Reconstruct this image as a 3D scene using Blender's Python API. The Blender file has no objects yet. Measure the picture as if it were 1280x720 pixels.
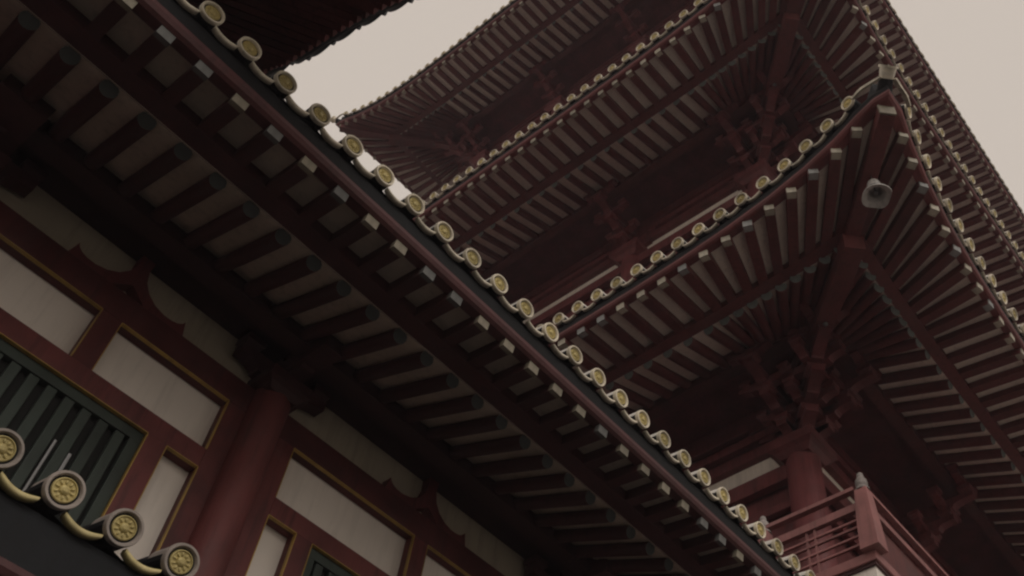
import bpy, math, random
from mathutils import Vector, Matrix
random.seed(7)
S = bpy.context.scene
COL = S.collection
R = math.radians
PI = math.pi
HAZE = .0014

# ------------------------------------------------------------------ materials
def material(name, col, rough=.6, var=.25, scale=6., bump=.0, bscale=40., spec=.35, metal=0., var_col=None, stretch=(1,1,1), dirt=.6):
    m = bpy.data.materials.new(name); m.use_nodes = True
    nt = m.node_tree; N = nt.nodes; L = nt.links
    b = N['Principled BSDF']
    b.inputs['Roughness'].default_value = rough
    b.inputs['Metallic'].default_value = metal
    b.inputs['Specular IOR Level'].default_value = spec
    tc = N.new('ShaderNodeTexCoord')
    mp = N.new('ShaderNodeMapping'); mp.inputs['Scale'].default_value = stretch
    L.new(tc.outputs['Object'], mp.inputs['Vector'])
    n1 = N.new('ShaderNodeTexNoise'); n1.inputs['Scale'].default_value = scale; n1.inputs['Detail'].default_value = 6
    L.new(mp.outputs[0], n1.inputs['Vector'])
    oi = N.new('ShaderNodeObjectInfo')
    ad = N.new('ShaderNodeMath'); ad.operation = 'MULTIPLY_ADD'; ad.inputs[1].default_value = .35; 
    L.new(oi.outputs['Random'], ad.inputs[0]); L.new(n1.outputs['Fac'], ad.inputs[2])
    cr = N.new('ShaderNodeValToRGB')
    c2 = var_col or tuple(c * (1 - var * 1.6) for c in col)
    c1 = tuple(min(1, c * (1 + var * .55)) for c in col)
    cr.color_ramp.elements[0].position = .38; cr.color_ramp.elements[0].color = (*c2, 1)
    cr.color_ramp.elements[1].position = .85; cr.color_ramp.elements[1].color = (*c1, 1)
    L.new(ad.outputs[0], cr.inputs[0])
    # rain streaks running down and broad dusty, faded patches
    mp2 = N.new('ShaderNodeMapping'); mp2.inputs['Scale'].default_value = (9, 9, .8); L.new(tc.outputs['Object'], mp2.inputs['Vector'])
    n3 = N.new('ShaderNodeTexNoise'); n3.inputs['Scale'].default_value = 1.6; n3.inputs['Detail'].default_value = 5; n3.inputs['Roughness'].default_value = .65
    L.new(mp2.outputs[0], n3.inputs['Vector'])
    r3 = N.new('ShaderNodeMapRange'); r3.inputs[1].default_value = .50; r3.inputs[2].default_value = .72; r3.inputs[3].default_value = 0; r3.inputs[4].default_value = dirt
    L.new(n3.outputs['Fac'], r3.inputs[0])
    m3 = N.new('ShaderNodeMixRGB'); L.new(r3.outputs[0], m3.inputs['Fac']); L.new(cr.outputs[0], m3.inputs['Color1'])
    m3.inputs['Color2'].default_value = (*[c * .42 + .004 for c in col], 1)
    n4 = N.new('ShaderNodeTexNoise'); n4.inputs['Scale'].default_value = 1.1; n4.inputs['Detail'].default_value = 7; n4.inputs['Roughness'].default_value = .6
    L.new(tc.outputs['Object'], n4.inputs['Vector'])
    r4 = N.new('ShaderNodeMapRange'); r4.inputs[1].default_value = .52; r4.inputs[2].default_value = .75; r4.inputs[3].default_value = 0; r4.inputs[4].default_value = dirt * .55
    L.new(n4.outputs['Fac'], r4.inputs[0])
    m4 = N.new('ShaderNodeMixRGB'); L.new(r4.outputs[0], m4.inputs['Fac']); L.new(m3.outputs[0], m4.inputs['Color1'])
    g_ = sum(col) / 3
    m4.inputs['Color2'].default_value = (*[min(.8, c * .75 + g_ * .55 + .01) for c in col], 1)
    L.new(m4.outputs[0], b.inputs['Base Color'])
    rr = N.new('ShaderNodeMapRange'); rr.inputs[3].default_value = max(.1, rough - .12); rr.inputs[4].default_value = min(1, rough + .15)
    L.new(n1.outputs['Fac'], rr.inputs[0]); L.new(rr.outputs[0], b.inputs['Roughness'])
    if bump:
        n2 = N.new('ShaderNodeTexNoise'); n2.inputs['Scale'].default_value = bscale; n2.inputs['Detail'].default_value = 5
        L.new(mp.outputs[0], n2.inputs['Vector'])
        bp = N.new('ShaderNodeBump'); bp.inputs['Strength'].default_value = bump; bp.inputs['Distance'].default_value = .01
        L.new(n2.outputs['Fac'], bp.inputs['Height']); L.new(bp.outputs[0], b.inputs['Normal'])
    return m

RED    = material('red_lacquer', (.120, .032, .031), .6, .30, 3., .25, 60., dirt=.9)
REDU   = material('brightened_red_lacquer', (.150, .038, .040), .55, .30, 3., .25, 60., dirt=.9)  # lighter copy of the red, standing in for bounce light on the pagoda storeys
REDB   = material('red_board_paint', (.145, .038, .039), .5, .2, 2.5, .2, 50.)
REDK   = material('shade_darkened_red_paint', (.045, .018, .018), .7, .25, 3., .25, 50.)  # red paint with the deep shade under the hall eave put into its colour
REDD   = material('dark_and_shaded_red_paint', (.070, .024, .025), .6, .25, 3., .25, 50.)  # dark trim red; on the hall it also carries painted eave shade
PINK   = material('weathered_red_paint', (.29, .120, .115), .55, .2, 4., .2, 50.)
BLACK  = material('black_glazed_clay', (.011, .012, .014), .7, .3, 5., .3, 30., .2)
CREAM  = material('cream_glaze', (.70, .63, .50), .5, .28, 14., .2, 50.)
WHITE  = material('white_glaze', (.74, .70, .64), .5, .14, 9., .2, 50.)
GOLD   = material('gold_relief', (.50, .41, .17), .45, .25, 20., .3, 80., .4, .15)
GOLDT  = material('gold_trim', (.42, .27, .07), .45, .2, 8., .1, 80., .4, .25)
PLAST  = material('cream_plaster', (.62, .53, .44), .85, .10, 1.6, .25, 35., .2, dirt=.45)
PLASTP = material('brightened_plaster', (.84, .76, .67), .85, .10, 1.6, .25, 35., .2, dirt=.35)  # lighter copy of the plaster, painting in the extra light on the pagoda
PLASTW = material('white_plaster', (.74, .68, .62), .85, .07, 1.2, .2, 35., .2, dirt=.22)
GREEN  = material('green_paint', (.036, .049, .041), .5, .2, 4., .15, 50.)
DARK   = material('dark_interior', (.012, .013, .012), .8, .2, 3.)
ENDH   = material('shaded_grey_end_paint', (.035, .040, .038), .7, .2, 8.)  # grey-green end paint darkened to stand for shade under the hall eave
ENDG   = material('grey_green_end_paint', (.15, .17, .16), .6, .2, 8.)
BLOCKG = material('shaded_grey_block_paint', (.12, .12, .115), .6, .2, 8.)  # grey end paint darkened; shade on the hall blocks is in the colour
BLOCKH = material('dimmed_end_paint', (.21, .185, .14), .6, .3, 8.)  # pale end paint dimmed in colour to stand for shade under the eaves
BLOCK  = material('pale_end_paint', (.43, .395, .32), .6, .22, 8.)
METAL  = material('grey_metal', (.14, .14, .14), .4, .15, 12., .1, 50., .5, .5)
BELLM  = material('weathered_bronze', (.42, .40, .38), .55, .25, 18., .3, 50., .4, .3)
TILE   = material('dark_roof_tile', (.016, .018, .021), .7, .3, 4., .3, 25., .2)

def ground_material():
    m = bpy.data.materials.new('stone_paving'); m.use_nodes = True
    nt = m.node_tree; N = nt.nodes; L = nt.links; b = N['Principled BSDF']
    tc = N.new('ShaderNodeTexCoord'); br = N.new('ShaderNodeTexBrick')
    br.inputs['Scale'].default_value = 1.0; br.inputs['Brick Width'].default_value = .6; br.inputs['Row Height'].default_value = .6
    br.inputs['Mortar Size'].default_value = .008
    br.inputs['Color1'].default_value = (.27, .25, .235, 1); br.inputs['Color2'].default_value = (.22, .205, .19, 1)
    br.inputs['Mortar'].default_value = (.08, .075, .07, 1)
    L.new(tc.outputs['Object'], br.inputs['Vector']); L.new(br.outputs['Color'], b.inputs['Base Color'])
    b.inputs['Roughness'].default_value = .8
    return m
PAVE = ground_material()


# ------------------------------------------------------------------ mesh builder
class MB:
    def __init__(s, *mats): s.v = []; s.f = []; s.m = []; s.mats = list(mats); s.sm = []
    def add(s, vs, fs, mi=0, smooth=False):
        o = len(s.v); s.v += [tuple(x) for x in vs]
        for f in fs: s.f.append([i + o for i in f]); s.m.append(mi); s.sm.append(smooth)
    def box(s, c, size, mi=0, rot=None):
        vs = [Vector((x * size[0] / 2, y * size[1] / 2, z * size[2] / 2)) for x in (-1, 1) for y in (-1, 1) for z in (-1, 1)]
        if rot is not None: vs = [rot @ v for v in vs]
        vs = [v + Vector(c) for v in vs]
        s.add(vs, [(0,1,3,2),(4,6,7,5),(0,4,5,1),(2,3,7,6),(0,2,6,4),(1,5,7,3)], mi)
    def span(s, a, b, mi=0):
        s.box([(a[i] + b[i]) / 2 for i in range(3)], [abs(b[i] - a[i]) for i in range(3)], mi)
    def beam(s, a, b, w, h, mi=0, mi_end=None):
        """box from a to b, w wide and h tall, top and bottom level across"""
        a = Vector(a); b = Vector(b); d = (b - a).normalized(); x = d.cross(Vector((0, 0, 1)))
        x = x.normalized() if x.length > 1e-4 else Vector((1, 0, 0)); z = x.cross(d)
        vs = [p + x * (i * w / 2) + z * (j * h / 2) for p in (a, b) for i in (-1, 1) for j in (-1, 1)]
        s.add(vs, [(0,1,5,4),(2,6,7,3),(0,4,6,2),(1,3,7,5)], mi)
        s.add(vs, [(0,2,3,1),(4,5,7,6)], mi if mi_end is None else mi_end)
    def tube(s, a, b, r0, r1=None, n=14, mi=0, mi_end=None, cap=True):
        r1 = r0 if r1 is None else r1
        a = Vector(a); b = Vector(b); d = (b - a).normalized()
        x = d.cross(Vector((0, 0, 1))) if abs(d.z) < .95 else d.cross(Vector((0, 1, 0))); x.normalize(); y = x.cross(d)
        A = [a + (x * math.cos(t) + y * math.sin(t)) * r0 for t in [2 * PI * i / n for i in range(n)]]
        B = [b + (x * math.cos(t) + y * math.sin(t)) * r1 for t in [2 * PI * i / n for i in range(n)]]
        s.add(A + B, [(i, (i + 1) % n, n + (i + 1) % n, n + i) for i in range(n)], mi, True)
        if cap:
            s.add(A, [tuple(range(n))[::-1]], mi if mi_end is None else mi_end); s.add(B, [tuple(range(n))], mi)
    def lathe(s, prof, M, n=24, mis=None, mi=0):
        """prof: (radius, height) list round local z, placed by matrix M"""
        vs = []
        for r, h in prof: vs += [M @ Vector((r * math.cos(2*PI*i/n), r * math.sin(2*PI*i/n), h)) for i in range(n)]
        for k in range(len(prof) - 1):
            fs = [(k*n+i, k*n+(i+1) % n, (k+1)*n+(i+1) % n, (k+1)*n+i) for i in range(n)]
            o = len(s.v)
            s.add(vs[k*n:(k+2)*n], [tuple(j - k*n for j in f) for f in fs], mis[k] if mis else mi, True)
    def grid(s, rows, mi=0, smooth=False):
        n = len(rows[0]); vs = [p for r in rows for p in r]
        s.add(vs, [(k*n+i, k*n+i+1, (k+1)*n+i+1, (k+1)*n+i) for k in range(len(rows)-1) for i in range(n-1)], mi, smooth)
    def sweep(s, sec, mi=0, smooth=False):
        """sec: list of cross sections (each a closed list of points)"""
        n = len(sec[0]); vs = [p for r in sec for p in r]
        s.add(vs, [(k*n+i, k*n+(i+1) % n, (k+1)*n+(i+1) % n, (k+1)*n+i) for k in range(len(sec)-1) for i in range(n)], mi, smooth)
        s.add(sec[0], [tuple(range(n))[::-1]], mi); s.add(sec[-1], [tuple(range(n))], mi)
    def prism(s, poly, to3, t0, t1, mi=0):
        """extrude a 2D outline; to3(x, y, t) gives the 3D point"""
        n = len(poly); A = [to3(x, y, t0) for x, y in poly]; B = [to3(x, y, t1) for x, y in poly]
        s.add(A + B, [(i, (i+1) % n, n+(i+1) % n, n+i) for i in range(n)], mi)
        s.add(A, [tuple(range(n))[::-1]], mi); s.add(B, [tuple(range(n))], mi)
    def mesh(s, name):
        me = bpy.data.meshes.new(name); me.from_pydata(s.v, [], s.f)
        for m in s.mats: me.materials.append(m)
        me.polygons.foreach_set('material_index', s.m); me.polygons.foreach_set('use_smooth', s.sm)
        me.update()
        return me
    def obj(s, name, parent=None, bevel=0., origin=None):
        me = s.mesh(name)
        if origin is not None: me.transform(Matrix.Translation(-Vector(origin)))
        o = bpy.data.objects.new(name, me); COL.objects.link(o)
        if origin is not None: o.location = origin
        if parent is not None: adopt(o, parent)
        if bevel:
            b = o.modifiers.new('bevel', 'BEVEL'); b.width = bevel; b.segments = 2; b.limit_method = 'ANGLE'; b.angle_limit = R(40)
        return o
    def join(s, other_mesh, M):
        o = len(s.v); s.v += [tuple(M @ v.co) for v in other_mesh.vertices]
        for p in other_mesh.polygons:
            s.f.append([i + o for i in p.vertices]); s.m.append(p.material_index); s.sm.append(p.use_smooth)

def world(o):
    return (world(o.parent) if o.parent else Matrix.Identity(4)) @ Matrix.LocRotScale(o.location, o.rotation_euler.to_quaternion(), o.scale)
def adopt(o, parent):
    o.parent = parent; o.matrix_parent_inverse = Matrix.Identity(4)
    o.location = Vector(o.location) - world(parent).translation
def tag(o, label=None, cat=None, group=None, kind=None):
    for k, v in (('label', label), ('category', cat), ('group', group), ('kind', kind)):
        if v: o[k] = v
    return o
def empty(name, loc, label, cat, group=None):
    o = bpy.data.objects.new(name, None); COL.objects.link(o); o.location = loc; o.empty_display_size = .3
    return tag(o, label, cat, group)
def place(name, me, M, parent):
    """an object sharing mesh me at world matrix M, child of parent (parents here are never rotated)"""
    o = bpy.data.objects.new(name, me); COL.objects.link(o); o.parent = parent
    loc, q, sc = M.decompose(); o.location = loc - world(parent).translation
    o.rotation_euler = q.to_euler(); o.scale = sc
    return o

# ------------------------------------------------------------------ eave tile pieces (unit: metres, axis = local +z outward)
def petal(mb, ang, r0, r1, w, h, z, mi):
    n = 6; vs = [Vector((0, 0, 0))] * 0
    c, s_ = math.cos(ang), math.sin(ang)
    top = []; ring = []
    for i in range(2 * n):
        t = 2 * PI * i / (2 * n); rr = (r0 + r1) / 2 + (r1 - r0) / 2 * math.cos(t)
        ww = w * (.45 + .55 * (rr - r0) / (r1 - r0)) * math.sin(t)
        ring.append(Vector((rr * c - ww * s_, rr * s_ + ww * c, z)))
        r2 = (r0 + r1) / 2 + (r1 - r0) / 2 * .55 * math.cos(t)
        top.append(Vector((r2 * c - ww * .5 * s_, r2 * s_ + ww * .5 * c, z + h)))
    m = 2 * n
    mb.add(ring + top, [(i, (i+1) % m, m+(i+1) % m, m+i) for i in range(m)] + [tuple(range(m, 2*m))], mi, True)

def tile_end_mesh(rad=.082, petals=10, n=32, simple=False, rim=None, lip=3):
    rim = rim or CREAM
    """round cover tile end: raised pale rim, groove, gold rosette, with the pale lip running back over the tile"""
    mb = MB(rim, GOLD, BLACK, WHITE)
    I = Matrix.Identity(4); r = rad
    prof = [(r*.985, -.03), (r, -.006), (r*.965, .004), (r*.84, .004), (r*.79, -.004), (r*.76, -.012), (r*.66, -.012), (r*.63, -.004), (r*.585, -.003), (r*.55, -.009), (r*.28, -.010), (r*.22, -.002), (r*.12, .003), (0.0001, .004)]
    mis = [0, 0, 0, 0, 0, 2 if not simple else 1, 1, 1, 1, 1, 1, 1, 1]
    mb.lathe(prof, I, n, mis)
    if not simple:
        for k in range(petals): petal(mb, 2 * PI * k / petals, r * .24, r * .545, r * .105, .007, -.0095, 1)
    # barrel behind the disc; local y is up
    m = 20; L = .17
    for i in range(m):
        t0, t1 = 2 * PI * i / m, 2 * PI * (i + 1) / m
        up = math.sin((t0 + t1) / 2)
        A = [Vector((r*.96*math.cos(t), r*.96*math.sin(t), -.028)) for t in (t0, t1)]
        B = [Vector((r*.96*math.cos(t), r*.96*math.sin(t), -L)) for t in (t1, t0)]
        mb.add(A + B, [(0, 1, 2, 3)], lip if up > .1 else 2, True)
    mb.tube(Vector((0, 0, -L + .01)), Vector((0, 0, -.75)), r * .86, n=14, mi=2)
    return mb.mesh('round_tile_end')

def drip_mesh(half=.088, sag=.026, s=1., col=None):
    """pale curved lip of the pan tile between two discs, local x along the eave, y up, z outward"""
    mb = MB(col or CREAM, BLACK)
    n = 10; secs = []
    for i in range(n + 1):
        t = -1 + 2 * i / n; x = half * t; y = -.073 - sag * (1 - t * t)
        taper = .7 + .3 * math.sqrt(max(0, 1 - t ** 4)); hh = .0125 * taper
        secs.append([Vector((x, y - hh, .012)), Vector((x, y - hh*.5, .024)), Vector((x, y + hh, .018)), Vector((x, y + hh, -.02)), Vector((x, y - hh*1.1, -.02))])
    mb.sweep(secs, 0, True)
    rows = []
    for z_, dy in ((-.018, 0), (-.7, 0)):
        rows.append([Vector((half * 1.6 * t, -.080 - sag * (1 - min(1, t * t)) + dy, z_)) for t in [-1 + 2*i/8 for i in range(9)]])
    mb.grid(rows, 1, True)
    return mb.mesh('drip_tile')

DISC = tile_end_mesh(); DRIP = drip_mesh()
DISC_FAR = tile_end_mesh(n=20, petals=8)
GRIM = material('greyed_rim_glaze', (.33, .285, .255), .55, .28, 14., .2, 50.)
YELL = material('yellow_lip_glaze', (.50, .42, .20), .5, .28, 12., .2, 50.)
DISC_LOW = tile_end_mesh(rim=GRIM, lip=0); DRIP_LOW = drip_mesh(col=YELL)

class Bag:
    """pieces of one kind on one thing: the first ones stay single parts, the rest become one stuff part"""
    def __init__(s, name, parent, limit=100): s.name = name; s.items = []; s.parent = parent; s.limit = limit
    def put(s, pri, me, M, parent): s.items.append((pri, len(s.items), me, M, parent))
    def flush(s):
        s.items = [t for t in s.items]; s.items.sort(key=lambda t: (t[0], t[1]))
        for pri, _, me, M, par in s.items[:s.limit]: place(s.name, me, M, par)
        rest = s.items[s.limit:]
        if rest:
            mb = MB(*rest[0][2].materials)
            for pri, _, me, M, par in rest: mb.join(me, M)
            o = mb.obj(s.name, s.parent); o['kind'] = 'stuff'

# ------------------------------------------------------------------ generic eave side
class Side:
    """frame: org = point under the nominal corner at disc height, u along the eave, vdir horizontally inward"""
    def __init__(s, org, u, vdir, W, K, flare=0., fl_len=1.159, lift=0., lf_len=1.212):
        s.o = Vector(org); s.u = Vector(u); s.vd = Vector(vdir); s.W = W; s.K = K
        s.fl, s.fll, s.lf, s.lfl = flare, fl_len, lift, lf_len
    def fo(s, a):
        d = max(0, min(a, s.W - a)); return s.fl * math.exp(-d / s.fll)
    def li(s, a):
        d = max(0, min(a, s.W - a)); return s.lf * math.exp(-d / s.lfl)
    def k(s, v): return max(0., 1 - max(v, 0) / 2.0)
    def pos(s, a, v, h):
        kk = s.k(v)
        return s.o + (s.u * a + s.vd * (v - s.fo(a) * kk) + Vector((0, 0, h + s.li(a) * kk))) * s.K
    def miter(s, v):
        if s.fl == 0: return None
        a = v
        for _ in range(60): a = .5 * a + .5 * (v - s.fo(a) * s.k(v))
        return a
    def arange(s, v, a0=None, a1=None, n=24):
        if s.fl:
            m = s.miter(v); a0, a1 = m, s.W - m
            c = []
            for i in range(n + 1):
                t = i / n; c.append(a0 + (a1 - a0) * (.5 - .5 * math.cos(PI * t)) * 1.0)
            return c
        return [a0 + (a1 - a0) * i / n for i in range(n + 1)]
    def strip(s, mb, prof, a0=None, a1=None, n=28, mi=0, smooth=False, closed=True):
        """sweep profile [(v,h),...] along the eave, mitred at the corners"""
        cols = [s.arange(v, a0, a1, n) for v, h in prof]
        secs = [[s.pos(cols[j][i], prof[j][0], prof[j][1]) for j in range(len(prof))] for i in range(n + 1)]
        if closed: mb.sweep(secs, mi, smooth)
        else: mb.grid(secs, mi, smooth)

def frame_matrix(p, x, out, K):
    """local x along eave, local z = out, local y up"""
    z = Vector(out).normalized(); x = Vector(x); x = (x - z * x.dot(z)).normalized(); y = z.cross(x)
    if y.z < 0: x = -x; y = -y
    M = Matrix((x, y, z)).transposed().to_4x4(); 
    return Matrix.Translation(p) @ M @ Matrix.Scale(K, 4)

TILT = .34
def tile_row(side, alist, bags, parent, pri, far=False, TILT=.08, me=None, dr=None):
    me = me or (DISC_FAR if far else DISC); dr = dr or DRIP
    sp = alist[1] - alist[0]
    for i, a in enumerate(alist):
        e = .02
        t = (side.pos(a + e, 0, 0) - side.pos(a - e, 0, 0)).normalized()
        out = t.cross(Vector((0, 0, 1)));
        if out.dot(side.vd) > 0: out = -out
        out.normalize()
        out = (out - Vector((0, 0, TILT))).normalized()
        r = random.Random(int(a * 1000) + int(pri))
        jit = Matrix.Rotation(r.uniform(-.3, .3), 4, 'Z') @ Matrix.Rotation(r.uniform(-.025, .025), 4, 'X') @ Matrix.Rotation(r.uniform(-.02, .02), 4, 'Y')
        p = side.pos(a, -.018, r.uniform(-.003, .003))
        # keep the up side up while letting the rosette turn a little
        bags['disc'].put(pri + i * .1, me, frame_matrix(p, t, out, side.K) @ Matrix.Rotation(r.uniform(-.03, .03), 4, 'Z') @ Matrix.Rotation(r.uniform(-.02, .02), 4, 'X'), parent)
        if i < len(alist) - 1:
            am = a + sp / 2
            bags['drip'].put(pri + i * .1, dr, frame_matrix(side.pos(am, .012, r.uniform(-.003, .003)), t, out * 1., side.K), parent)

def rafter_mesh(name, a, b, w, h, endmat, body, round_=False, K=1.):
    mb = MB(body, endmat)
    if round_: mb.tube(a, b, w / 2, w / 2, 12, 0, 1)
    else: mb.beam(a, b, w, h, 0, None)
    return mb.mesh(name)

def rafters(side, alist, c, bags, parent, pri, fan=None):
    K = side.K
    for i, a in enumerate(alist):
        r = random.Random(i * 31 + int(pri))
        d = min(a, side.W - a)
        if fan and d < fan:
            Cc = fan; ac = Cc if a < side.W / 2 else side.W - Cc
            vc = Cc
            def at(v, a=a, ac=ac, vc=vc):
                return a + (ac - a) * (v - c['vb']) / (vc - c['vb'])
        else:
            def at(v, a=a): return a
        jx = side.u * r.uniform(-.006, .006) * K
        zj = r.uniform(-.002, .003) + (.004 if i % 2 else 0) * (1 if fan and d < fan else 0)
        w, hh = c['rw'], c['rh']
        hb = c['hb'] - zj
        p0 = side.pos(at(c['vb']), c['vb'], hb)
        v1 = c['vp1'] - .02
        p1 = side.pos(at(v1), v1, hb + c['s1'] * (v1 - c['vb']))
        mid = side.pos(at((c['vb']+v1)/2), (c['vb']+v1)/2, hb + c['s1'] * ((v1 - c['vb']) / 2))
        me = rafter_mesh('flying_rafter', Vector((0,0,0)), p1 - p0, w * K, hh * K, BLOCK, c.get('rafm', RED))
        # pale painted cap over the outer end
        dirv = (p1 - p0).normalized()
        bags['fly'].put(pri + i * .1, me, Matrix.Translation(p0 + jx), parent)
        cap = MB(c.get('blkm', BLOCK) if r.random() < .6 else c.get('blkm2', ENDP2))
        dz = Vector((0, 0, -(hh - .09) / 2 * K)); cap.beam(dz - dirv * .014 * K, dz + dirv * c.get('capl', .075) * K, (min(w, .1) + .004) * K, .093 * K)
        bags['cap'].put(pri + i * .1, cap.mesh('rafter_end'), Matrix.Translation(p0 + jx), parent)
        v2, v3 = c['vr0'], c['vr1']
        q0 = side.pos(at(v2), v2, c['hr'] - zj); q1 = side.pos(at(v3), v3, c['hr'] + c['s2'] * (v3 - v2) - zj)
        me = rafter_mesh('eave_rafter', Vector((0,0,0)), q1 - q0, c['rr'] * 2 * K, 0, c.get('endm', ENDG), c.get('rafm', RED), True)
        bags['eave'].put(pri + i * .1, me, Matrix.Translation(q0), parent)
ENDP2 = material('grey_end_paint', (.28, .285, .28), .6, .15, 8.)

def eave_boards(side, c, roof, a0=None, a1=None, top=None):
    """the long boards of an eave as parts of the roof"""
    K = side.K
    mb = MB(BLACK)      # black board under the tiles, scalloped only by the tiles above it
    side.strip(mb, [(.055, -.105), (.05, -.14), (.060, c['hblk']), (.16, c['hblk']), (.16, -.105)], a0, a1)
    mb.obj('tile_board', roof)
    mb = MB(c.get('redm', REDB))
    h0, h1 = c['hblk'] - .003, c['hred']
    side.strip(mb, [(.052, h0), (.050, h0*.55+h1*.45), (.066, h0*.2+h1*.8), (.092, h1), (.17, h1), (.17, h0)], a0, a1, smooth=False)
    mb.obj('eave_board', roof)
    mb = MB(c.get('rafm', RED))
    side.strip(mb, [(c['vp0'], c['hp']), (c['vp0'], c['hp'] + .16), (c['vp1'], c['hp'] + .16 + .02), (c['vp1'], c['hp'])], a0, a1)
    mb.obj('flying_rafter_board', roof)
    mb = MB(c.get('plm', PLAST))
    t = c['hb'] + c['rh'] / 2 - .012
    side.strip(mb, [(.1, t), (c['vp0'] + .02, t + c['s1'] * (c['vp0'] - .1)), (c['vp0'] + .02, t + c['s1'] * (c['vp0'] - .1) + .04), (.1, t + .04)], a0, a1)
    t2 = max(c['hr'] + c['rr'] * .45, c['hp'] + .012)
    va, vb_ = c['vp1'] - .01, c['vr1']
    side.strip(mb, [(va, t2 + c['s2'] * (va - c['vr0'])), (vb_, t2 + c['s2'] * (vb_ - c['vr0'])), (vb_, t2 + c['s2'] * (vb_ - c['vr0']) + .04), (va, t2 + c['s2'] * (va - c['vr0']) + .06)], a0, a1)
    mb.obj('soffit', roof)
    mb = MB(TILE)       # roof skin above
    vt = c['vtop']; sl = c['stop']
    side.strip(mb, [(.06, -.125), (vt, -.16 + sl * vt), (vt, -.08 + sl * vt), (.06, -.095)], a0, a1)
    return mb.obj('roof_tiles', roof)

# ================================================================== GROUND
g = MB(PAVE); g.add([(-400, -400, 0), (400, -400, 0), (400, 400, 0), (-400, 400, 0)], [(0, 1, 2, 3)])
tag(g.obj('ground'), kind='structure')

DARKSLAB = material('bounce_absorber', (.045, .043, .042), .75, .25, 2., .3, 20.)
g = MB(DARKSLAB); g.span((-14, -6, -.05), (9.0, 16.5, .13)); tag(g.obj('bounce_blocker', None, .01), kind='structure')  # unseen dark slab, added to cut ground bounce under the hall eave

# ================================================================== TEMPLE HALL (near, on the left)
ZC = 1.6
hall = empty('temple_hall', (3.0, 8.0, 0), 'red temple hall at left with white wall panels, green slatted windows and two tiled eaves', 'temple')
X0, X1 = -4.0, 8.3
EY, EZ = 3.839, 7.727
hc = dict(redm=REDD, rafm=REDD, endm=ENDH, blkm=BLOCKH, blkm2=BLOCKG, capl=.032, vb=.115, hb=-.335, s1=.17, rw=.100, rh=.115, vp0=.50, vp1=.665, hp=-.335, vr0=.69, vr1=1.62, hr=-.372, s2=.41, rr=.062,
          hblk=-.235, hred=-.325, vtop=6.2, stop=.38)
hs = Side((0, EY, EZ), (1, 0, 0), (0, 1, 0), 1e6, 1.)
hs.W = 1e6
roof = bpy.data.objects.new('upper_roof', None); COL.objects.link(roof); roof.location = (3., EY, EZ); adopt(roof, hall)
def new_bags(parent, limit=100):
    return dict(disc=Bag('round_tile_end', parent, limit), drip=Bag('drip_tile', parent, limit), fly=Bag('flying_rafter', parent, limit),
                cap=Bag('rafter_end', parent, limit), eave=Bag('eave_rafter', parent, limit))
hb_ = new_bags(hall)
disc_x = [.362 + .3 * n for n in range(-9, 27)]
tile_row(hs, disc_x, hb_, roof, 0, TILT=.12)
raf_x = [.282 * n + .137 * 3.954 - .0 for n in range(-13, 28)]
rafters(hs, raf_x, hc, hb_, roof, 0)
eave_boards(hs, hc, roof, X0, X1, None)
# eave purlin and the boards up to the wall, deep eave shade in their colour
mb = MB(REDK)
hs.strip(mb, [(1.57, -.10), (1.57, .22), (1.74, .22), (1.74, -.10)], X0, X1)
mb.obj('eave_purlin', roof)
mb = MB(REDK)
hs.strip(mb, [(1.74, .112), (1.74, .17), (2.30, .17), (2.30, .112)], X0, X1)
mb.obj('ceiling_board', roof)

# lower roof
LZ = 4.292
lroof = bpy.data.objects.new('lower_roof', None); COL.objects.link(lroof); lroof.location = (3., EY, LZ); adopt(lroof, hall)
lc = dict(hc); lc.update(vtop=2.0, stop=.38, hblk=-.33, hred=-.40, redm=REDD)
ls = Side((0, EY, LZ), (1, 0, 0), (0, 1, 0), 1e6, 1.)
ls.li = lambda a: .05 * math.exp(-(a - .5) / .25) if a > .5 else .05
lx = [.79 + .288 * n for n in range(-6, 25)]
tile_row(ls, lx, hb_, lroof, 5, TILT=.22, me=DISC_LOW, dr=DRIP_LOW)
ls2 = Side((0, EY, LZ), (1, 0, 0), (0, 1, 0), 1e6, 1.)
rafters(ls2, [x + .1 for x in raf_x if x > -1.3], lc, hb_, lroof, 5)
eave_boards(ls2, lc, lroof, X0, X1, None)
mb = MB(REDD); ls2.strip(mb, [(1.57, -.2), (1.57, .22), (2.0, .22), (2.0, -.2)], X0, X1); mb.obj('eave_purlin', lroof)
for b in hb_.values(): b.flush()

# wall: front plane of frames YF, panels recessed at YB
YF, YB = 5.90, 6.015
def z_(q): return ZC + q * YF
COLX = [-.02, 2.69, 6.21, 9.4]
mb = MB(PLASTW)
mb.span((X0, YB, 0), (X1, YB + .25, ZC + 6.235))
mb.obj('plaster_wall', hall)
mb = MB(material('shaded_cream_plaster', (.44, .385, .295), .85, .1, 1.5, .2, 35., .2, dirt=.35)); mb.span((X0, YB - .003, ZC + 5.70), (X1, YB + .1, ZC + 6.236)); mb.obj('plaster_strip', hall)  # wall-top plaster, eave shade painted in as a darker tone
# horizontal beams (fronts at YF) -------------------------------------------------
zs_bot = ZC + .982 * YF      # bottom of white strip = top of the lintel beam
z_gold = ZC + .940 * YF
z_pb   = ZC + .855 * YF
z_win  = ZC + .826 * YF
def beam_x(name, z0, z1, y0=YF, mat=RED, x0=X0, x1=X1, bev=.008):
    m = MB(mat); m.span((x0, y0, z0), (x1, YB - .002, z1)); return m.obj(name, hall, bev)
beam_x('lintel_beam', z_gold, zs_bot, YF - .004)
zwb = ZC + .50 * YF   # window bottom
beam_x('lower_wall_beam', ZC + 2.0, zwb, YF - .003)
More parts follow.
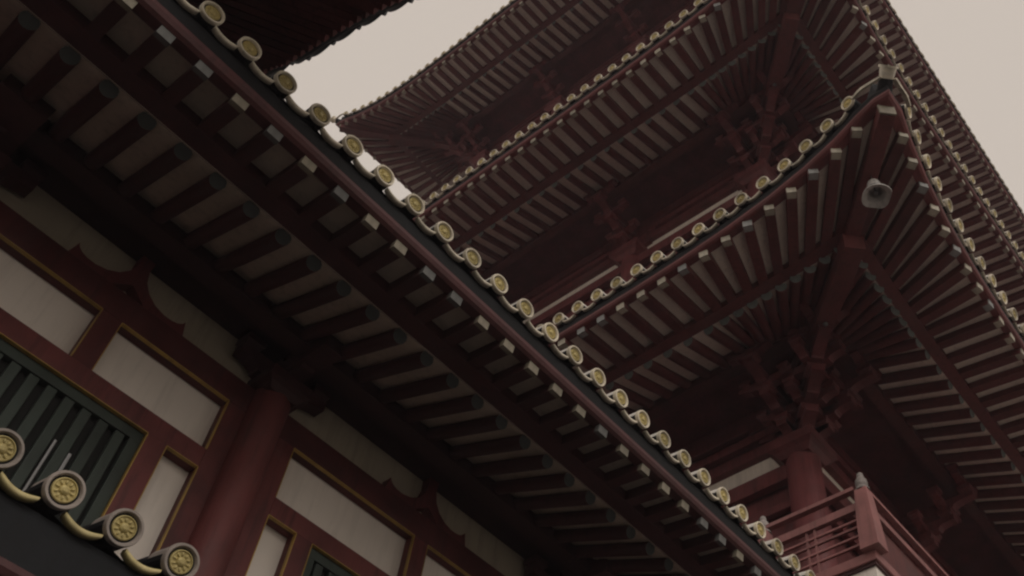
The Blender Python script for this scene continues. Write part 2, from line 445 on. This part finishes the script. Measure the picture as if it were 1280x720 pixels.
# rails and posts around panels and windows: bays between columns
def post(x0, x1, z0, z1, name='wall_post'):
    m = MB(RED); m.span((x0, YF, z0), (x1, YB - .002, z1)); return m.obj(name, hall, .005)
def trim(parent, x0, x1, z0, z1, sides='LRT'):
    """thin gold edge round an opening, just proud of the frame"""
    m = MB(GOLDT); w = .004; y0, y1 = YF - .004, YF + .030
    if 'T' in sides: m.span((x0 + .001, y0, z1 - w), (x1 - .001, y1, z1 + .002))
    if 'L' in sides: m.span((x0 - .002, y0, z0 + .001), (x0 + w, y1, z1 - w - .001))
    if 'R' in sides: m.span((x1 - w, y0, z0 + .001), (x1 + .002, y1, z1 - w - .001))
    return m.obj('gold_trim', parent)
def bay(xa, xb):
    """one bay between column centres: two upper panels, a slatted window between two slim panels"""
    xm = (xa + xb) / 2
    lo, hi = xa + .33, xb - .315
    # head rail between upper panels and window
    m = MB(RED); m.span((lo, YF, z_win), (hi, YB - .002, z_pb)); m.obj('head_rail', hall, .005)
    post(xm - .085, xm + .075, z_pb - .001, z_gold + .001)
    trim(hall, lo, xm - .085, z_pb, z_gold, 'LRT'); trim(hall, xm + .075, hi, z_pb, z_gold, 'LRT')
    # slim panels (openings) and posts
    spw = .27
    wl, wr = lo + spw + .155, hi - spw - .155
    post(lo + spw, wl, zwb, z_win + .001); post(wr, hi - spw, zwb, z_win + .001)
    post(xa, lo, zwb, z_gold + .001); post(hi, xb, zwb, z_gold + .001)
    trim(hall, lo, lo + spw, zwb, z_win, 'LRT'); trim(hall, hi - spw, hi, zwb, z_win, 'LRT')
    # window
    wn = MB(DARK); wn.span((wl, YB - .02, zwb), (wr, YB - .004, z_win)); win = wn.obj('window', hall)
    trim(win, wl, wr, zwb, z_win, 'LRT')
    fr = MB(GREEN); t = .085; y0, y1 = YF + .033, YB - .021
    fr.span((wl + .003, y0, z_win - t), (wr - .003, y1, z_win - .003)); fr.span((wl + .003, y0, zwb), (wl + t, y1, z_win - t)); fr.span((wr - t, y0, zwb), (wr - .003, y1, z_win - t))
    fr.obj('window_frame', win, .004)
    n = max(5, round((wr - wl - 2 * t) / .135)); st = (wr - wl - 2 * t) / n
    for i in range(n):
        cx = wl + t + st * (i + .5)
        s_ = MB(GREEN); s_.box((cx, YF + .065, (zwb + z_win - t) / 2), (.072, .04, z_win - t - zwb - .002)); s_.obj('window_slat', win, .006)
for a, b in zip(COLX[:-1], COLX[1:]): bay(a, b) if b < 9 else bay(a, 9.4 - 1.2) if False else None
m = MB(RED); m.span((6.5, YF, 0), (X1, YB - .002, z_gold)); m.obj('end_panel', hall)
m = MB(RED); m.span((X0, YF, 0), (-.3, YB - .002, z_gold)); m.obj('end_panel', hall)
# columns
for x in COLX[:3]:
    m = MB(RED); m.tube((x, 5.89, 0), (x, 5.89, zs_bot + .01), .165, .155, 28); m.obj('column', hall, 0)
# inverted V struts in the white strip
def vstrut(xc):
    h0, h1 = zs_bot - ZC + .0, 6.233
    pts = []
    # right half outline from apex top down
    R_ = [(.055, h1), (.050, 6.12), (.075, 6.02), (.13, 5.94), (.21, 5.885), (.30, 5.86), (.37, 5.862), (.415, 5.875), (.45, 5.90), (.468, 5.935), (.475, 5.90), (.485, 5.85), (.50, h0 - .004)]
    in_ = [(.20, h0 - .004), (.135, 5.835), (.0, 5.93)]
    right = R_ + in_
    left = [(-x, y) for x, y in reversed(R_)]
    inner_l = [(-.135, 5.835), (-.20, h0 - .004)]
    poly = R_ + in_ + inner_l + left
    m = MB(RED)
    to3 = lambda x, y, t: Vector((xc + x, t, ZC + y))
    # build the outline as two legs so every face stays convex enough
    legR = [(0, h1), ] + R_ + [(.16, h0 - .004), (.10, 5.84), (.0, 5.915)]
    for sgn in (1, -1):
        pl = [(sgn * x, y) for x, y in legR]
        if sgn < 0: pl = pl[::-1]
        m.prism(pl, to3, YF + .01, YB - .006)
    return m.obj('inverted_v_strut', hall, .004)
for a, b in zip(COLX[:3], COLX[1:3]): vstrut((a + b) / 2)

def gong(mb, c, ax, half, h, t, mi=0, nseg=5):
    """bracket arm centred at c (bottom centre), lying along unit vector ax: flat top, ends curving up from the bottom"""
    ax = Vector(ax).normalized(); up = Vector((0, 0, 1)); sd = ax.cross(up)
    poly = [(-half, h), (-half, h * .45)]
    for i in range(nseg + 1):
        f = i / nseg * PI / 2; poly.append((-half + half * .45 * math.sin(f), h * .45 * math.cos(f)))
    poly += [(-x, y) for x, y in reversed(poly)]
    c = Vector(c)
    mb.prism(poly, lambda x, y, tt: c + ax * x + up * y + sd * tt, -t / 2, t / 2, mi)
def dou(mb, c, w, h, mi=0, rot=0.):
    """bearing block: square top, lower half flared inward; c = bottom centre"""
    cs = [( .62, 0), (.82, .3), (1, .45), (1, 1)]
    secs = []
    for k, (f, z) in enumerate(cs):
        secs.append([Vector(c) + Matrix.Rotation(rot, 3, 'Z') @ Vector((x * w / 2 * f, y * w / 2 * f, z * h)) for x, y in ((-1, -1), (1, -1), (1, 1), (-1, 1))])
    mb.sweep(secs, mi)
def hall_bracket(x):
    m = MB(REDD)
    y = 5.90; z0 = zs_bot
    dou(m, (x, y - .03, z0 - .03), .40, .17)
    gong(m, (x, y, z0 + .13), (1, 0, 0), .43, .17, .12)
    gong(m, (x, y - .18, z0 + .13), (0, 1, 0), .36, .17, .12)
    dou(m, (x, y - .46, z0 + .30), .17, .10); dou(m, (x, y, z0 + .30), .17, .10)
    for s_ in (-1, 1): dou(m, (x + s_ * .35, y, z0 + .30), .17, .10)
    gong(m, (x, y - .46, z0 + .36), (1, 0, 0), .36, .16, .11)
    m.beam((x, y + .05, z0 + .42), (x, y - .78, z0 + .42), .12, .14)
    ww = .17 if x < 1 else .09
    m.beam((x, y + .05, ZC + 6.04), (x, y - .68, ZC + 6.04), ww * 2, .17)
    return m.obj('column_bracket', hall, .006)
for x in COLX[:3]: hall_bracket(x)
# hall body behind the wall and gable end
m = MB(RED); m.span((X0, YB + .25, 0), (X1 - .02, 15.0, 7.8)); m.obj('hall_body', hall)

# thin metal rods standing on the lower roof in front of the window
def rod(p0, p1, w, label):
    m = MB(METAL); m.beam(p0, p1, w, w * .8); m.box(p0, (.05, .05, .03))
    o = m.obj('metal_rod', None, .002, origin=p0); tag(o, label, 'rod', 'grey metal rods on the lower eave')

# ================================================================== PAGODA (far, right)
K = 1.25
C0 = Vector((0, 0, ZC))
def PK(x, y, zr): return Vector((x * K, y * K, ZC + zr * K))     # zr = height above eye level in small units
pag = empty('pagoda', PK(16.0, 8.57, -ZC / K), 'tall red pagoda with three curved tile-edged roofs, corner pointing at the camera', 'pagoda')
pc = dict(plm=PLASTP, vb=.115, hb=-.297, s1=.16, rw=.118, rh=.10, vp0=.88, vp1=1.02, hp=-.235, vr0=1.03, vr1=1.95, hr=-.255, s2=.41, rr=.068,
          hblk=-.20, hred=-.275, vtop=3.0, stop=.38)
pb = new_bags(pag, 100)
tiers = [dict(x=5.605, y=1.361, z=9.522, W=14.47, d0=.18, n=47), dict(x=5.676, y=1.487, z=15.862, W=14.25, d0=.20, n=46), dict(x=5.967, y=1.68, z=25.227, W=13.79, d0=.107, n=45)]
WALLD = 2.8
WX = 21.0
def rot_about(c, k):
    a = [0, 90, 180, 270][k]
    return lambda v: v
for ti, T in enumerate(tiers):
    W = T['W']; base = PK(T['x'], T['y'], T['z']); w = W * K
    rf = bpy.data.objects.new('roof_tier', None); COL.objects.link(rf); rf.location = base + Vector((w/2, w/2, 0)); adopt(rf, pag)
    rf['label'] = ['lowest roof tier with the upturned corner against the tier above', 'middle roof tier', 'top roof tier seen against the sky'][ti]
    wx = WX * K
    corners = [base, base + Vector((wx, 0, 0)), base + Vector((wx, w, 0)), base + Vector((0, w, 0))]
    # sides: 0 front (facing -X), 1 right (facing -Y), 2 far left (facing +Y), 3 back (facing +X)
    sides = [Side(corners[0], (0, 1, 0), (1, 0, 0), W, K, .327, 1.159, .354, 1.212),
             Side(corners[0], (1, 0, 0), (0, 1, 0), WX, K, .327, 1.159, .354, 1.212),
             Side(corners[3], (1, 0, 0), (0, -1, 0), WX, K, .327, 1.159, .354, 1.212),
             Side(corners[1], (0, 1, 0), (-1, 0, 0), W, K, .327, 1.159, .354, 1.212)]
    for si, sd in enumerate(sides):
        nn = T['n'] if si in (0, 3) else round((WX - 2 * T['d0']) / .3)
        al = [T['d0'] + (sd.W - 2 * T['d0']) * i / nn for i in range(nn + 1)]
        base_pri = {(0,0):0,(0,1):.2,(1,0):3.0,(1,1):3.1}.get((ti, si), 20 + ti * 5 + si)
        if si == 3: 
            al = al[::1]
        tile_row(sd, al, pb, rf, base_pri, far=True, TILT=-.02 if ti == 2 else (.32 if si == 1 else .18))
        # rafters: one per tile
        rl = [a + .02 for a in al]
        rafters(sd, rl, pc, pb, rf, base_pri, fan=WALLD)
        eave_boards(sd, pc, rf)
        if si < 3:
            mb = MB(RED); sd.strip(mb, [(1.86, -.02), (1.86, .24), (2.02, .24), (2.02, -.02)]); mb.obj('eave_purlin', rf)
        mb = MB(REDU); sd.strip(mb, [(2.0, .20), (2.0, .25), (3.0, .25), (3.0, .20)]); mb.obj('ceiling_board', rf)
    # hips: beam, end block and ridge tip at each corner
    for ci, (cx, cy) in enumerate(((1, 1), (-1, 1), (-1, -1), (1, -1))):
        c = corners[ci]; dirv = Vector((cx, cy, 0))
        s0 = sides[0]
        def hip(v, h):
            a = s0.miter(v); kk = s0.k(v)
            return c + (dirv * a + Vector((0, 0, h + s0.li(a) * kk))) * K
        hb2 = MB(RED)
        secs = []
        pts = [.16, .4, .7, 1.0, 1.3]
        sx = Vector((-cy, cx, 0)).normalized() * .085 * K
        for v in pts:
            p = hip(v, -.44 + .16 * (v - .115)); q = p + Vector((0, 0, .2 * K)); secs.append([p - sx, p + sx, q + sx, q - sx])
        hb2.sweep(secs)
        secs = []; sx2 = sx * 1.35
        for v in [.95, 1.3, 1.7, 2.2, 2.8]:
            p = hip(v, -.52 + .34 * (v - 1.0)); q = p + Vector((0, 0, .26 * K)); secs.append([p - sx2, p + sx2, q + sx2, q - sx2])
        hb2.sweep(secs); hb = hb2.obj('hip_beam', rf, .008)
        e = MB(BLOCKH); p = hip(.15, -.44 + .1); e.box(p, (.18 * K, .03, .17 * K), 0, Matrix.Rotation(math.atan2(cy, cx) + PI/2, 3, 'Z')); e.obj('hip_beam_end', rf, .006)
        st = MB(METAL); p = hip(1.75, -.52 + .34 * .75 - .012); st.lathe([(.03, 0), (.03, -.012), (.018, -.03), (.0001, -.034)], Matrix.Translation(p) @ Matrix.Scale(K, 4), 12); st.obj('stud', rf)
        # ridge tip: dark sleeve, pale rim, round pale cap pointing out and up
        tip = hip(.05, -.02)
        out = (Vector((-cx, -cy, 0)).normalized() + Vector((0, 0, .45))).normalized()
        tm = MB(BLACK, CREAM)
        tm.tube(tip - out * .4 * K - Vector((0, 0, .03 * K)), tip + out * .02 * K, .11 * K, .074 * K, 20, 0)
        tm.tube(tip + out * .02 * K, tip + out * .13 * K, .076 * K, .088 * K, 20, 1)
        tm.tube(tip + out * .13 * K, tip + out * .155 * K, .104 * K, .104 * K, 24, 1)
        tm.obj('ridge_end_tile', rf)
    # long pale drip lips from the corner tip to the first round tile end
    for si, sd in enumerate(sides):
        for rev in (0, 1):
            dm = MB(CREAM); secs = []
            for i in range(9):
                a = -.25 + .36 * i / 8
                aa = sd.W - a if rev else a
                t_ = .5 + .5 * math.sin(PI * i / 8)
                q = [sd.pos(aa, -.04, -.075 - .014 * t_), sd.pos(aa, -.05, -.065), sd.pos(aa, -.04, -.055 + .012 * t_), sd.pos(aa, .0, -.055)]
                secs.append(q)
            dm.sweep(secs); dm.obj('corner_drip_tile', rf)
    # ridges over the hips (top side)
    for ci, (cx, cy) in enumerate(((1, 1), (-1, 1), (-1, -1), (1, -1))):
        c = corners[ci]; s0 = sides[0]
        rm = MB(TILE)
        def hipp(v, h, c=c, cx=cx, cy=cy):
            a = s0.miter(v); return c + (Vector((cx, cy, 0)) * a + Vector((0, 0, h + s0.li(a) * s0.k(v)))) * K
        for v0, v1 in ((.12, .8), (.8, 1.6), (1.6, 2.95)):
            rm.beam(hipp(v0, -.05 + .38 * v0), hipp(v1, -.05 + .38 * v1), .2 * K, .24 * K)
        rm.obj('hip_ridge', rf)

for b in pb.values(): b.flush()

# pagoda storeys: walls, columns, plaster strips, bracket sets
def storey(T, zlow, ti):
    W = T['W']; z0 = T['z']; x0, y0 = T['x'] + WALLD, T['y'] + WALLD; Wl = W - 2 * WALLD
    x1, y1 = x0 + WX - 2 * WALLD, y0 + Wl
    offx = [0, 2.7, 5.6, 9.8, 12.7, WX - 2 * WALLD]
    top, bot = z0 - .75, z0 - 1.08
    def P(x, y, z): return PK(x, y, z)
    m = MB(REDU); m.span(P(x0 + .06, y0 + .06, zlow), P(x1 - .06, y1 - .06, z0 + .3)); m.obj('storey_wall', pag)
    offs = [0, 2.7, Wl - 2.7, Wl]
    # plaster strip on three seen faces
    for (a, b_) in (((x0 + .02, y0 + .1), (x0 + .1, y1 - .1)), ((x0 + .1, y0 + .02), (x1 - .1, y0 + .1)), ((x0 + .1, y1 - .1), (x1 - .1, y1 - .02))):
        m = MB(PLASTP); m.span(P(a[0], a[1], bot), P(b_[0], b_[1], top)); m.obj('plaster_strip', pag)
    # beams above and below the strip, head beam
    for zz, h, t in ((bot - .22, .22, .10), (top, .16, .08), (bot - .62, .10, .07), (z0 - .22, .15, .06), (z0 - .48, .12, .09)):
        m = MB(REDU)
        m.span(P(x0 - t, y0 - t, zz), P(x0 + .02, y1 + t, zz + h)); m.span(P(x0 + .021, y0 - t, zz), P(x1 + t, y0 + .02, zz + h)); m.span(P(x0 + .021, y1 - .02, zz), P(x1 + t, y1 + t, zz + h))
        m.obj('tie_beam', pag, .01)
    # columns
    cols = [(x0, y0 + o) for o in offs] + [(x0 + o, y0) for o in offx[1:]] + [(x0 + o, y1) for o in offx[1:]]
    for cx, cy in cols:
        m = MB(REDU); m.tube(P(cx, cy, zlow), P(cx, cy, bot + .02), .23 * K, .21 * K, 28); m.obj('column', pag)
    # bracket sets
    def bset(cx, cy, outs, diag=None):
        m = MB(REDU)
        def Q(dx, dy, h): return P(cx + dx, cy + dy, z0 + h)
        dou(m, Q(0, 0, -1.10), .62 * K, .24 * K)
        for (ox, oy) in outs:
            o = Vector((ox, oy, 0)); t = Vector((oy, ox, 0))
            for k in range(3):
                h = -.86 + .25 * k; reach = .34 * (k + 1)
                # outward arm
                a = Q(ox * (reach * .5 - .1), oy * (reach * .5 - .1), h)
                gong(m, a, o, (reach * .5 + .2) * K, .14 * K, .13 * K)
                dou(m, Q(ox * reach, oy * reach, h + .13), .19 * K, .12 * K)
                # cross arm carried on the end
                gong(m, Q(ox * reach, oy * reach, h + .245), t, (.30 + .08 * (k % 2)) * K, .12 * K, .11 * K)
                for s_ in (-1, 1):
                    dou(m, Q(ox * reach + t.x * s_ * .27, oy * reach + t.y * s_ * .27, h + .36), .16 * K, .09 * K)
                # wall arms
                gong(m, Q(0, 0, h + .003), t, (.42 + .12 * k) * K, .14 * K, .13 * K)
        if diag:
            dx, dy = diag; o = Vector((dx, dy, 0)).normalized(); rt = math.atan2(dy, dx)
            for k in range(4):
                h = -.87 + .24 * k; reach = .44 * (k + 1)
                c = Q(o.x * (reach * .5 - .1), o.y * (reach * .5 - .1), h)
                gong(m, c, o, (reach * .5 + .26) * K, .15 * K, .15 * K)
                dou(m, Q(o.x * reach, o.y * reach, h + .14), .22 * K, .12 * K, rot=rt)
                tt = Vector((-o.y, o.x, 0))
                if k < 3:
                    for ax in outs:
                        av = Vector((ax[0], ax[1], 0))
                        gong(m, Q(o.x * reach, o.y * reach, h + .245), av, .42 * K, .12 * K, .11 * K)
                        dou(m, Q(o.x * reach + av.x * .34, o.y * reach + av.y * .34, h + .36), .16 * K, .09 * K)
                        dou(m, Q(o.x * reach - av.x * .34, o.y * reach - av.y * .34, h + .36), .16 * K, .09 * K)
        m.obj('bracket_set', pag, .006)
    bset(x0, y0, [(-1, 0), (0, -1)], (-1, -1)); bset(x0, y1, [(-1, 0), (0, 1)], (-1, 1)); bset(x1, y0, [(0, -1)], (1, -1))
    for o in offs[1:3]:
        bset(x0, y0 + o, [(-1, 0)])
    for o in offx[1:-1]:
        bset(x0 + o, y0, [(0, -1)])
        if ti == 2: bset(x0 + o, y1, [(0, 1)])
storey(tiers[0], -ZC / K, 0)
storey(tiers[1], tiers[0]['z'] + 1.0, 1)
storey(tiers[2], tiers[1]['z'] + 1.0, 2)

# balcony
STONE = material('weathered_finial_stone', (.33, .295, .28), .75, .25, 10., .3, 40.)
def P(x, y, z): return PK(x, y, z)
bal = bpy.data.objects.new('balcony', None); COL.objects.link(bal); bal.location = P(7.26, 3.01, 5.8); adopt(bal, pag)
bx, by = 7.26, 3.01; bx1, by1 = 25., 14.1
m = MB(PLASTW); m.span(P(bx + .03, by + .03, 4.9), P(bx1, by1, 5.765)); m.obj('plaster_base', bal)
m = MB(PINK); m.span(P(bx - .02, by - .02, 5.80), P(bx1, by1, 5.90)); m.obj('balcony_floor', bal, .01)
m = MB(REDD); m.span(P(bx + .005, by + .005, 5.765), P(bx1, by1, 5.80)); m.obj('floor_edge', bal, .01)
def railpost(x, y):
    secs = []
    for w_, z in ((.19, 5.90), (.175, 6.15), (.145, 6.45), (.125, 6.60)):
        secs.append([P(x + i * w_ / 2, y + j * w_ / 2, z) for i, j in ((-1, -1), (1, -1), (1, 1), (-1, 1))])
    m = MB(PINK); m.sweep(secs); o = m.obj('post', bal, .006)
    f = MB(METAL)
    f.lathe([(.075, 0), (.072, .02), (.05, .05), (.062, .08), (.058, .13), (.032, .17), (.036, .185), (.03, .215), (.012, .235), (.0001, .237)], Matrix.Translation(P(x, y, 6.60)) @ Matrix.Scale(K, 4), 16, mi=0)
    f.mats = [STONE]; f.obj('post_finial', bal)
for i in range(9):
    if i < 6: railpost(bx, by + 1.12 * i)
    if 0 < i: railpost(bx + 1.22 * i + 1.5, by)
for (z, h, t) in ((6.66, .045, .07), (6.44, .085, .06), (6.30, .022, .03), (6.22, .022, .03), (6.12, .022, .03), (6.02, .022, .03)):
    m = MB(PINK); m.beam(P(bx, by + .08, z), P(bx, by1, z), t * K, h * K); m.obj('rail', bal, .004)
    if z > 6.4: m = MB(PINK); m.beam(P(bx + .08, by, z), P(bx1, by, z), t * .8 * K, h * .8 * K); m.obj('rail', bal, .004)
for i in range(6):
    m = MB(PINK)
    for dy in (-.045, .045):
        yy = by + .61 + 1.22 * i + dy
        m.beam(P(bx, yy, 5.9), P(bx, yy, 6.4), .022 * K, .022 * K)
    m.obj('rail_stile', bal)
m = MB(RED); m.span(P(bx + .12, by + .03, 5.92), P(bx1, by + .06, 6.38)); m.obj('rail_panel', bal)

# wind bell under the lowest front corner
def bell():
    t0 = tiers[0]
    top = P(BX, BY, BZ)
    prof = [(.0001, .0), (.03, -.005), (.06, -.03), (.074, -.08), (.078, -.15), (.082, -.19), (.105, -.24), (.155, -.275), (.152, -.285), (.10, -.255), (.07, -.2), (.06, -.1), (.0001, -.09)]
    m = MB(BELLM); m.lathe(prof, Matrix.Translation(top) @ Matrix.Scale(K * 1.0, 4), 24)
    for i_, q in enumerate(m.v):
        d_ = Vector(q) - top; r_ = math.hypot(d_.x, d_.y)
        if r_ > .088 * K:
            a_ = math.atan2(d_.y, d_.x); f_ = 1 + .05 * math.cos(4 * a_) * (r_ / (.15 * K)) ** 2
            m.v[i_] = (top.x + d_.x * f_, top.y + d_.y * f_, q[2] - .012 * math.cos(4 * a_) * (r_ / (.15 * K)) ** 2)
    o = m.obj('wind_bell', None, 0, origin=top); tag(o, 'small grey bronze bell hanging under the upturned corner of the lowest pagoda roof', 'bell')
    h = MB(METAL); h.tube(top + Vector((0, 0, .14)), top, .008, .008, 8); h.obj('hanger', o)
    b = MB(DARK); b.lathe([(.080, -.155), (.088, -.16), (.092, -.205), (.085, -.21)], Matrix.Translation(top) @ Matrix.Scale(K * 1.0, 4), 24); b.obj('dark_band', o)
    c_ = MB(METAL); c_.tube(top + Vector((0, 0, -.02)), top + Vector((0, 0, -.27)), .006, .006, 8); c_.lathe([(.0001, -.24), (.03, -.25), (.03, -.27), (.0001, -.28)], Matrix.Translation(top), 12); c_.obj('clapper', o)
BX, BY, BZ = 5.95, 1.70, 9.24
bell()

# ================================================================== UPPER EAVE (dark, top, above the near hall)
LAM = 1.2
E_ = [(4.45,7.00),(4.12,6.84),(3.812,6.53),(3.495,6.363),(3.185,6.189),(2.883,5.986),(2.582,5.743),(2.29,5.46),(2.0,5.15)]
side_b = empty('upper_eave', (1.2, 4., 9.), 'dark upturned eave with wavy tile edge against the sky at the top of the photo', 'roof')
rib = Vector((-1, .75, 0)).normalized()
def EP(i, dz=0, w=0): 
    y, z = E_[i]; return Vector((1 * LAM, y * LAM, ZC + z * LAM + dz)) + rib * w
m = MB(TILE)
secs = [[EP(i, 0, 0), EP(i, .10, 0), EP(i, .75, 2.2), EP(i, .62, 2.2)] for i in range(len(E_))]
m.sweep(secs); m.obj('roof_tiles', side_b)
m = MB(BLACK); secs = [[EP(i, -.02, .02), EP(i, -.10, .06), EP(i, -.09, .2), EP(i, -.0, .2)] for i in range(len(E_))]; m.sweep(secs); m.obj('tile_board', side_b)
EDGE = material('grey_clay_edge', (.055, .060, .066), .6, .2, 5., .2, 30.)
for i in range(len(E_) - 1):
    a, b = EP(i), EP(i + 1)
    # one pan tile: its lip sags unevenly between two cover tiles
    n = 10; secs = []
    for q in range(n + 1):
        t = q / n; sag = .075 * (math.sin(PI * min(1, t * 1.02)) ** .55) * (1.05 - .25 * t)
        p = a.lerp(b, .04 + .9 * t) + Vector((0, 0, .03)); dn = Vector((.15, 0, -1)) * sag
        secs.append([p, p + dn, p + dn + rib * .30 + Vector((0, 0, .08)), p + rib * .30 + Vector((0, 0, .08))])
    m = MB(EDGE); m.sweep(secs, 0, True); m.obj('pan_tile', side_b)
    m = MB(EDGE); m.tube(a + Vector((0, 0, .055)), a + rib * .5 + Vector((0, 0, .13)), .05, .05, 14); m.obj('cover_tile', side_b)
nr = 26
for k in range(nr):
    f = k / (nr - 1) * (len(E_) - 1.001); i = int(f); u = f - i
    a = EP(i, -.12, .12).lerp(EP(i+1, -.12, .12), u); b = EP(i, .35, 2.1).lerp(EP(i+1, .35, 2.1), u)
    m = MB(RED); m.beam(a, b, .055, .08); m.obj('rafter', side_b)

# ================================================================== HAZE
hz = MB(); hz.span((-60, -40, -1), (70, 90, 62))
hm = bpy.data.materials.new('haze'); hm.use_nodes = True; hn = hm.node_tree; hn.nodes.clear()
ho = hn.nodes.new('ShaderNodeOutputMaterial'); hv = hn.nodes.new('ShaderNodeVolumePrincipled')
hv.inputs['Color'].default_value = (.85, .76, .84, 1); hv.inputs['Density'].default_value = HAZE; hv.inputs['Anisotropy'].default_value = .0
hn.links.new(hv.outputs[0], ho.inputs['Volume']); hz.mats = [hm]
tag(hz.obj('haze'), kind='stuff')

# ================================================================== WORLD, SUN, CAMERA
w = bpy.data.worlds.new('World'); S.world = w; w.use_nodes = True
nt = w.node_tree; N = nt.nodes; L = nt.links; N.clear()
out = N.new('ShaderNodeOutputWorld'); bg = N.new('ShaderNodeBackground')
sky = N.new('ShaderNodeTexSky'); sky.sky_type = 'NISHITA'; sky.sun_disc = False
SUN_EL, SUN_AZ = 32., 205.
sky.sun_elevation = R(SUN_EL); sky.sun_rotation = R(SUN_AZ); sky.air_density = 1.2; sky.dust_density = 4.
mix = N.new('ShaderNodeMixRGB'); mix.inputs['Fac'].default_value = .93
L.new(sky.outputs[0], mix.inputs['Color1'])
mix.inputs['Color2'].default_value = (6.5, 5.70, 4.95, 1)     # bright even cloud layer
L.new(mix.outputs[0], bg.inputs['Color']); bg.inputs['Strength'].default_value = .1
L.new(bg.outputs[0], out.inputs['Surface'])
sl = bpy.data.lights.new('sun', 'SUN'); sl.energy = .85; sl.angle = R(30); sl.color = (1, .96, .9)
so = bpy.data.objects.new('sun', sl); COL.objects.link(so)
az = R(SUN_AZ); sv = Vector((math.sin(az) * math.cos(R(SUN_EL)), math.cos(az) * math.cos(R(SUN_EL)), math.sin(R(SUN_EL))))
so.rotation_euler = sv.to_track_quat('Z', 'Y').to_euler(); so.location = sv * 50

RX = Vector((0.613, -0.789, 0.030)); DN = Vector((0.627, 0.463, -0.626)); FW = Vector((0.481, 0.403, 0.779))
FW.normalize(); RX = (RX - FW * RX.dot(FW)).normalized(); UP = -(FW.cross(RX)); 
if UP.dot(DN) > 0: UP = -UP
cam = bpy.data.cameras.new('camera'); co = bpy.data.objects.new('camera', cam); COL.objects.link(co)
Mc = Matrix((RX, UP, -FW)).transposed().to_4x4(); Mc.translation = Vector((0, 0, ZC)); co.matrix_world = Mc
cam.sensor_width = 36.; cam.lens = 36. * 1280.757 / 1280.; cam.shift_x = (640 - 782.908) / 1280.; cam.shift_y = (378.998 - 360) / 1280.
cam.clip_end = 2000
S.camera = co

# rods need nothing but their place: base on the lower roof, in front of the green window
rod((1.16, 4.7, 4.52), (1.16, 4.7, 5.124), .012, 'long thin grey metal rod standing left of the pale-topped tile end, before the green slats')
rod((1.255, 4.7, 4.52), (1.255, 4.7, 5.10), .016, 'short thick grey metal rod just right of the long thin one, before the green slats')

S.view_settings.view_transform = 'Standard'; S.view_settings.look = 'None'; S.view_settings.exposure = 0; S.view_settings.gamma = 1
S.cycles.filter_width = 2.3; S.cycles.max_bounces = 8; S.cycles.diffuse_bounces = 5
